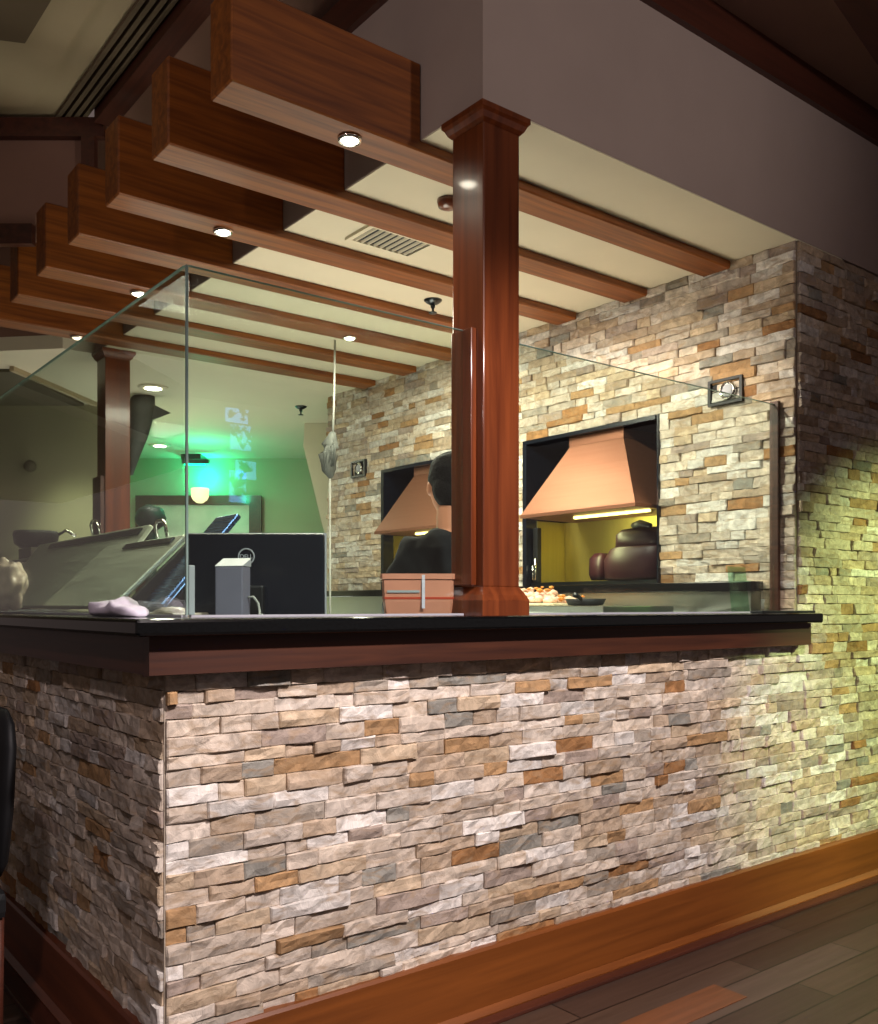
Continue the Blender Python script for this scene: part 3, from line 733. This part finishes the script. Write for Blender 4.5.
def flesh(mb, name, mat, parent, vox, smooth=3, folds=0):
    me = bpy.data.meshes.new(name); me.from_pydata(mb.v, [], mb.f); me.materials.append(M[mat])
    b = bmesh.new(); b.from_mesh(me); bmesh.ops.recalc_face_normals(b, faces=b.faces); b.to_mesh(me); b.free()
    o = bpy.data.objects.new(name, me); C.objects.link(o); o.parent = parent
    r = o.modifiers.new('remesh', 'REMESH'); r.mode = 'VOXEL'; r.voxel_size = vox; r.use_smooth_shade = True
    sm = o.modifiers.new('smooth', 'SMOOTH'); sm.iterations = smooth; sm.factor = .5
    if folds:
        tx = bpy.data.textures.new('folds', 'CLOUDS'); tx.noise_scale = .10; tx.noise_depth = 1
        d = o.modifiers.new('folds', 'DISPLACE'); d.texture = tx; d.strength = folds; d.mid_level = .5
    return o
man = thing('person', 'cook with short dark hair in a black t-shirt seen from behind, facing the stone wall', 'person', frame(3.40, .05, 0))
man.rotation_euler = (0, 0, AR + .10)
B = MB()
ell(B, [(.86, .13, .10, 0), (.95, .165, .115, 0), (1.08, .145, .105, 0), (1.22, .165, .115, .0), (1.34, .175, .11, -.005), (1.42, .15, .085, -.01), (1.47, .075, .06, 0)])
capsule(B, (0, .0, 1.43), (0, .035, 1.56), .062, .056)
HD = (0, .06, 1.64)
B.ball(HD, .1, 3, (.78, .96, 1.16)); B.ball((0, .09, 1.575), .055, 2, (1, 1.1, .9)); B.ball((0, .165, 1.63), .016, 2, (.8, 1, 1.3)); B.ball((0, .155, 1.585), .016, 2, (1.6, .6, .6))
for sd in (-1, 1):
    B.ball((sd * .081, .05, 1.635), .027, 2, (.4, .75, 1.1)); B.ball((sd * .03, .142, 1.655), .012, 2)
    capsule(B, (sd * .14, 0, 1.38), (sd * .20, .01, 1.13), .055, .042); capsule(B, (sd * .20, .01, 1.13), (sd * .17, .22, 1.09), .043, .028)
    capsule(B, (sd * .17, .22, 1.09), (sd * .155, .285, 1.085), .030, .034, .55)
    for k, (dx, l) in enumerate(((-.030, .066), (-.010, .076), (.010, .072), (.030, .056))):
        p0 = (sd * .155 + dx, .30, 1.085); p1 = (sd * .155 + dx * 1.1, .30 + l * .65, 1.08); p2_ = (sd * .155 + dx * 1.1, .30 + l, 1.058)
        capsule(B, p0, p1, .0095, .009, 1, 8); capsule(B, p1, p2_, .009, .008, 1, 8)
    p0 = (sd * .125, .26, 1.083); p1 = (sd * .105, .305, 1.07); capsule(B, p0, p1, .013, .010, 1, 8); capsule(B, p1, (sd * .108, .33, 1.06), .010, .009, 1, 8)
    capsule(B, (sd * .09, 0, .88), (sd * .105, .01, .49), .092, .056); capsule(B, (sd * .105, .01, .49), (sd * .11, -.01, .09), .055, .036)
    capsule(B, (sd * .11, -.01, .06), (sd * .12, .12, .035), .036, .030)
flesh(B, 'body', 'skin', man, .006, 2)
S = MB()
ell(S, [(.88, .185, .135, 0), (.95, .188, .14, 0), (1.08, .178, .135, 0), (1.22, .175, .138, .0), (1.33, .18, .13, -.005), (1.405, .16, .108, -.01), (1.45, .115, .082, -.005), (1.478, .078, .07, .005)])
for sd in (-1, 1): capsule(S, (sd * .135, 0, 1.375), (sd * .19, .01, 1.19), .075, .075)
flesh(S, 't_shirt', 'shirt', man, .01, 3, .045)
Tn = MB(); ell(Tn, [(.80, .17, .125, 0), (.90, .175, .13, 0), (.955, .168, .122, 0)])
for sd in (-1, 1): capsule(Tn, (sd * .092, 0, .86), (sd * .105, .01, .49), .10, .078); capsule(Tn, (sd * .105, .01, .49), (sd * .11, -.01, .13), .078, .066)
flesh(Tn, 'trousers', 'trousers', man, .01, 3, .012)
Hh = MB(); Hh.ball((0, .048, 1.675), .1, 3, (.86, .99, .98), .12, 3); Hh.ball((0, .02, 1.63), .075, 3, (1.0, .9, 1.1), .05, 5)
flesh(Hh, 'hair', 'hair', man, .006, 1, .006)
for sd in (-1, 1):
    s = MB(); s.loft([[(sd * .115 + .05 * kx * math.cos(2 * PI * i / 16), .04 + ky * math.sin(2 * PI * i / 16), z) for i in range(16)] for kx, ky, z in ((.9, .135, .001), (1, .145, .03), (.9, .12, .07), (.75, .07, .11))])
    xs = s.build('shoe', 'shoe'); xs.parent = man

# ------------------------------------------------------------------ prep fridge with slanted steel lids (behind the side glass)
t = thing('prep_fridge', 'long dark steel cabinet under the slanted lids behind the left glass', 'cabinet', (1.45, 4.6, 0))
MB().box(1.10, 1.77, 3.02, 5.74, 0, 1.175, .006).build('cabinet_body', 'dsteel', t)
MB().prism([(1.14, 1.176), (1.41, 1.445), (1.56, 1.445), (1.56, 1.176)], 'Y', 3.28, 3.31).build('interior_shade_panel', 'blackm', t)  # black sheet painting in the shade of the open interior below the lid
MB().box(1.58, 1.76, 3.03, 3.24, 1.176, 1.20, .004).build('worktop', 'steel', t)
def lid(y0, y1, xb, zb, xt, zt, lab, mat='steel_y', handle=True):
    t = thing('steel_lid', lab, 'lid', (xb, (y0 + y1) / 2, zb), 'slanted lids of the prep cabinet')
    dx, dz = xt - xb, zt - zb; L = math.hypot(dx, dz); nx, nz_ = -dz / L, dx / L
    s = MB(); s.prism([(xb, zb), (xt, zt), (xt - nx * .022, zt - nz_ * .022), (xb - nx * .022, zb - nz_ * .022)], 'Y', y0, y1)
    o = s.build('panel', mat, t); bv = o.modifiers.new('bevel', 'BEVEL'); bv.width = .006; bv.segments = 2
    s = MB()
    if y1 - y0 > .5: s.prism([(xt - dx * .12 + nx * .001, zt - dz * .12 + nz_ * .001), (xt - dx * .05 + nx * .001, zt - dz * .05 + nz_ * .001), (xt - dx * .05 + nx * .008, zt - dz * .05 + nz_ * .008), (xt - dx * .12 + nx * .008, zt - dz * .12 + nz_ * .008)], 'Y', y0 + .05, y1 - .3)
    if s.v: s.build('grip_rail', 'dsteel', t)
    if handle:
        ym = y0 + (y1 - y0) * handle
        MB().tube([(xt, ym - .05, zt), (xt - .01, ym - .05, zt + .05), (xt - .01, ym - .03, zt + .065), (xt - .01, ym + .03, zt + .065), (xt - .01, ym + .05, zt + .05), (xt, ym + .05, zt)], .007).build('handle', 'chrome', t)
    return t
lid(3.32, 4.18, 1.125, 1.20, 1.40, 1.468, 'nearest slanted steel lid, its lower corner pointing at the folded towel', handle=.25)
lid(4.0, 5.74, 1.265, 1.20, 1.53, 1.56, 'large slanted steel lid in front of the far post', handle=.42)
lid(5.80, 7.0, 1.20, 1.20, 1.56, 1.50, 'steel lid at the far left edge behind the crumpled wrap', handle=0)
lid(3.08, 3.26, 1.215, 1.205, 1.50, 1.535, 'narrow slanted blue-grey lid beside the glass corner', 'bluel', 0)
t = thing('side_cabinet', 'dark cabinet under the farthest lid at the left edge', 'cabinet', (1.5, 6.2, 0))
MB().box(1.15, 1.7, 5.8, 7.0, 0, 1.178, .006).build('cabinet_body', 'dsteel', t)
t = thing('black_pot', 'dark round pan with metal rim at the far left behind the lids', 'pan', (1.75, 7.0, 0))
MB().box(1.72, 1.98, 6.66, 6.98, 0, 1.60, .004).build('shelf_unit', 'darkpanel', t)
MB().lathe((1.80, 6.84, 1.601), [(.10, 0), (.14, .03), (.15, .10), (.14, .12), (.12, .12)], 24).build('bowl', 'blackm', t)
MB().tube([(1.93, 6.76, 1.70), (1.97, 6.72, 1.73), (2.02, 6.68, 1.69)], .012).build('handle', 'chrome', t)

# folded towel
R = random.Random(2)
s = MB(); n = 22; rings = []
for i in range(n):
    f_ = i / (n - 1); y = 2.62 - f_ * .34; en = min(1, math.sin(PI * min(max(f_, .02), .98)) * 2.6) ** .6
    wd = .042 * en * (1 - .2 * f_); hz = (.044 - .02 * f_ + .018 * math.exp(-((f_ - .62) / .05) ** 2)) * en
    rings.append([(.85 + wd * math.copysign(abs(math.cos(a)) ** .7, math.cos(a)) * (1 + .08 * math.sin(3 * a + 9 * f_)), y,
                   1.1725 + hz * (.5 + .5 * math.copysign(abs(math.sin(a)) ** .7, math.sin(a))) * (1 + .07 * math.sin(5 * a + 11 * f_))) for a in [2 * PI * k / 24 for k in range(24)]])
s.loft(rings)
tag(s.build('folded_towel', 'white'), 'folded pale lilac cloth towel lying on the counter outside the glass', 'towel')
s = MB().box(.96, 1.06, 2.35, 2.60, 1.1725, 1.182, .003); s.ball((1.0, 2.45, 1.182), .06, 2, (.7, 1.4, .28), .3, 4)
tag(s.build('crumpled_cloth', 'wrap'), 'flat grey crumpled cloth just inside the glass beside the towel', 'cloth')
s = MB()
s.ball((1.02, 4.30, 1.285), .11, 4, (.62, 1.2, 1.0), .35, 7)
tag(s.build('wrapped_bundle', 'wrap'), 'crumpled clear plastic bundle at the left edge inside the glass', 'bag')

# ------------------------------------------------------------------ hanging shark and glove
def P3(x, y, d):
    tt = (x - 439) / 931; return Vector((d * (FX + tt * RX), d * (FY + tt * RY), CAMZ + (606 - y) / 931 * d))
t = thing('hanging_shark', 'dark grey shark ornament hanging nose down right of the far post', 'ornament', P3(140, 478, 6.6))
path = [(131, 475, .013), (134, 455, .042), (138, 435, .07), (140, 416, .092), (143, 403, .09), (149, 394, .05), (154, 388, .012)]
MB().tube([tuple(P3(x, y, 6.6)) for x, y, r in path], [r for _, _, r in path], 14).build('body', 'sharkm', t)
a_, b_, c_ = P3(148, 402, 6.6), P3(171, 413, 6.62), P3(146, 422, 6.6)
o_ = Vector((FX, FY, 0)) * .02
s = MB(); s.add([tuple(a_ - o_), tuple(b_), tuple(c_ - o_), tuple(a_ + o_), tuple(c_ + o_)], [(0, 1, 2), (3, 4, 1), (0, 3, 1), (2, 1, 4), (0, 2, 4, 3)]); s.build('fin', 'sharkm', t)
MB().tube([tuple(P3(152, 388, 6.6)), tuple(P3(152, 388, 6.6))[:2] + (ZS,)], .004).build('cord', 'cordm', t)

t = thing('hanging_glove', 'grey ribbed glove hanging on a white cord at the far end of the stone wall', 'glove', P3(330, 476, 5.2))
path = [(331, 478, .012), (329, 470, .04), (328, 455, .055), (330, 446, .05), (332, 438, .03), (333, 432, .015)]
s = MB(); s.tube([tuple(P3(x, y, 5.2)) for x, y, r in path], [r for _, _, r in path], 12)
for k in range(5): s.tube([tuple(P3(324 + k * 2.4, 470 - k, 5.17)), tuple(P3(325 + k * 2.4, 452 - 2 * k, 5.15)), tuple(P3(329 + k * .9, 442, 5.17))], [.006, .012, .007], 6)
s.build('glove_body', 'sharkm', t)
MB().tube([tuple(P3(333, 434, 5.2)), tuple(P3(334, 400, 5.2)), tuple(P3(335, 400, 5.2))[:2] + (ZS,)], .006).build('cord', 'cordm', t)
tag(MB().tube([tuple(P3(330, 640, 5.55)), tuple(P3(330, 478, 5.55))], .007).build('wall_pipe', 'cordm'), 'thin pale upright pipe at the far left end of the stone wall', 'pipe')

# ------------------------------------------------------------------ back room: frame, green lamp, sconce, ceiling lights
def fbox(mb, d0, d1, r0, r1, z0, z1):
    vs = [frame(d, r, z) for d in (d0, d1) for r in (r0, r1) for z in (z0, z1)]
    return mb.add(vs, [(0, 1, 3, 2), (4, 6, 7, 5), (0, 4, 5, 1), (2, 3, 7, 6), (0, 2, 6, 4), (1, 5, 7, 3)])
DB = 9.34
def rz(x, y, d=DB): return ((x - 439) / 931 * d, CAMZ + (606 - y) / 931 * d)
def panel(mb, x0, y0, x1, y1, d0, d1):
    r0, z1 = rz(x0, y0); r1, z0 = rz(x1, y1); return fbox(mb, d0, d1, r0, r1, z0, z1)
t = thing('wall_frame', 'dark wood framed pale panel on the back wall under the green light', 'panel', frame(DB, -2.4, 1.4))
s = MB(); panel(s, 137, 496, 262, 505, DB - .05, DB); panel(s, 250, 505, 262, 620, DB - .05, DB); panel(s, 137, 505, 147, 620, DB - .05, DB); s.build('frame', 'trim', t)
s = MB(); panel(s, 147, 505, 250, 620, DB - .02, DB); s.build('infill', 'pale', t)
t = thing('chair_back', 'dark rounded chair back in front of the framed panel right of the far post', 'chair', tuple(P3(150, 530, 8.6))[:2] + (0,))
s = MB(); s.ball(P3(151, 518, 8.6), .14, 3, (1, 1, .85), .15, 3); s.build('backrest', 'blackm', t)
q = P3(151, 518, 8.6); MB().tube([(q.x, q.y, 0), (q.x, q.y, q.z - .08)], .05).build('stem', 'blackm', t)
t = thing('green_wall_light', 'glowing green light fixture with dark bracket on the back wall', 'light', frame(DB - .2, -2.4, 2.4))
s = MB(); panel(s, 188, 458, 207, 463, DB - .25, DB - .001); panel(s, 190, 464, 216, 468, DB - .30, DB - .26); s.build('bracket', 'black', t)
s = MB(); panel(s, 191, 456.5, 205, 458, DB - .24, DB - .05); s.build('green_tube', 'green', t)
s = MB(); panel(s, 192, 468, 212, 469.5, DB - .29, DB - .27); s.build('green_tube', 'green', t)
q = frame(8.35, -2.12, 2.38); point('green_lamp', tuple(q), 12, (.0, 1.0, .5), .05)
q = P3(204, 476, DB - .13); point('green_lamp', tuple(q), 12, (.0, 1.0, .5), .04)
t = thing('wall_sconce', 'small cream shaded lamp glowing below the green light', 'lamp', P3(200, 504, DB - .12))
q = P3(200, 503, DB - .12)
MB().lathe(tuple(q), [(.03, 0), (.07, .03), (.085, .06), (.09, .14), (.085, .145)], 20).build('lamp_shade', 'shade', t)
s = MB(); panel(s, 197, 489, 203, 500, DB - .05, DB - .001); s.build('wall_plate', 'black', t)
for (x, y, lab) in ((153, 387, 'round recessed ceiling light above the hanging shark'), (160, 445, 'round recessed ceiling light below the shark fin')):
    cx, cy = atc(x, y); t = thing('recessed_light', lab, 'light', (cx, cy, ZS - .012), 'recessed lights in the back ceiling')
    MB().lathe((cx, cy, ZS - .012), [(.06, .002), (.085, 0), (.1, .006), (.1, .0115)], 22).build('trim_ring', 'cream', t)
    MB().lathe((cx, cy, ZS - .016), [(.02, 0), (.055, .003), (.055, .005)], 18).build('bulb', 'lamp', t)
    spot('recessed_lamp', (cx, cy, ZS - .03), (cx, cy, 0), 22, (1, .95, .8), 120, .9, .05)
q = frame(6.1, -2.75, 2.5); spot('wall_wash', q, frame(6.86, -2.6, 1.45), 42, (1.0, 1.0, .62), 60, .9, .1)
t = thing('wall_clock', 'faint dark round fixture on the far left wall behind the glass', 'fixture', P3(30, 465, 6.82))
q = P3(30, 466, 6.80); s = MB(); s.ball(q, .045, 2, (1, 1, 1), .1, 2); s.build('fixture_body', 'darkpanel', t)

# ------------------------------------------------------------------ dining side: chair back at far left, window behind the viewer
cp = (.60, 2.66)
t = thing('dining_chair', 'black padded chair back at the left edge beside the stone counter side', 'chair', (cp[0], cp[1], 0))
s = MB(); rings = []
for z, w_, th in ((.52, .15, .02), (.56, .19, .03), (.70, .215, .032), (.85, .215, .03), (.905, .19, .026), (.935, .14, .016)):
    rings.append([(cp[0] - .03 + th * math.cos(a) + .05 * (z - .5), cp[1] + w_ * math.copysign(abs(math.sin(a)) ** .6, math.sin(a)), z) for a in [2 * PI * k / 24 for k in range(24)]])
s.loft(rings).build('backrest', 'blackm', t)
MB().box(cp[0] - .46, cp[0] - .02, cp[1] - .21, cp[1] + .21, .43, .50, .02).build('seat', 'blackm', t)
for (x, y) in ((-.42, -.18), (-.42, .18), (-.04, -.18), (-.04, .18)): MB().tube([(cp[0] + x, cp[1] + y, 0), (cp[0] + x, cp[1] + y, .429)], [.014, .018]).build('leg', 'trim', t)

# windows of the dining room behind the viewer, with palm leaves outside (seen mirrored in the glass)
def vwin(x0, x1, z0, z1, lab_n):
    yy = -4.4
    struct(MB().box(x0, x1, yy - .02, yy, z0, z1), 'window_%d' % lab_n, 'sky')
def mirr(x, y, D=4.4):
    """place on the far wall that the front glass mirrors"""
    tt = (x - 439) / 931; rx, ry = FX + tt * RX, FY + tt * RY; k = (2 * YG + D) / ry
    return rx * k, CAMZ + (606 - y) / 931 * k
random.seed(4)
leafs = MB()
for i, (x0, y0, x1, y1) in enumerate(((200, 335, 217, 362), (206, 368, 214, 384), (226, 407, 248, 424), (231, 424, 251, 451), (236, 460, 256, 480), (230, 470, 246, 503))):
    a, zt = mirr(x0, y0); b, zb = mirr(x1, y1); vwin(a, b, zb, zt, i + 1)
    for k in range(9):
        cx = random.uniform(a, b); cz = random.uniform(zb, zb + .7 * (zt - zb))
        for j in range(6):
            an = random.uniform(.4, 2.7); l = random.uniform(.25, .5) * (zt - zb)
            px, pz = cx + l * math.cos(an), cz + l * math.sin(an); wq = .012
            leafs.add([(cx - wq, -4.36, cz), (cx + wq, -4.36, cz), (px, -4.33, pz), (cx, -4.34, cz + .02)], [(0, 1, 2), (0, 2, 3), (1, 3, 2), (0, 3, 1)])
tag(leafs.build('palm_leaves', 'leaf'), 'palm leaves before the bright windows mirrored in the front glass', 'plant', None, 'stuff')
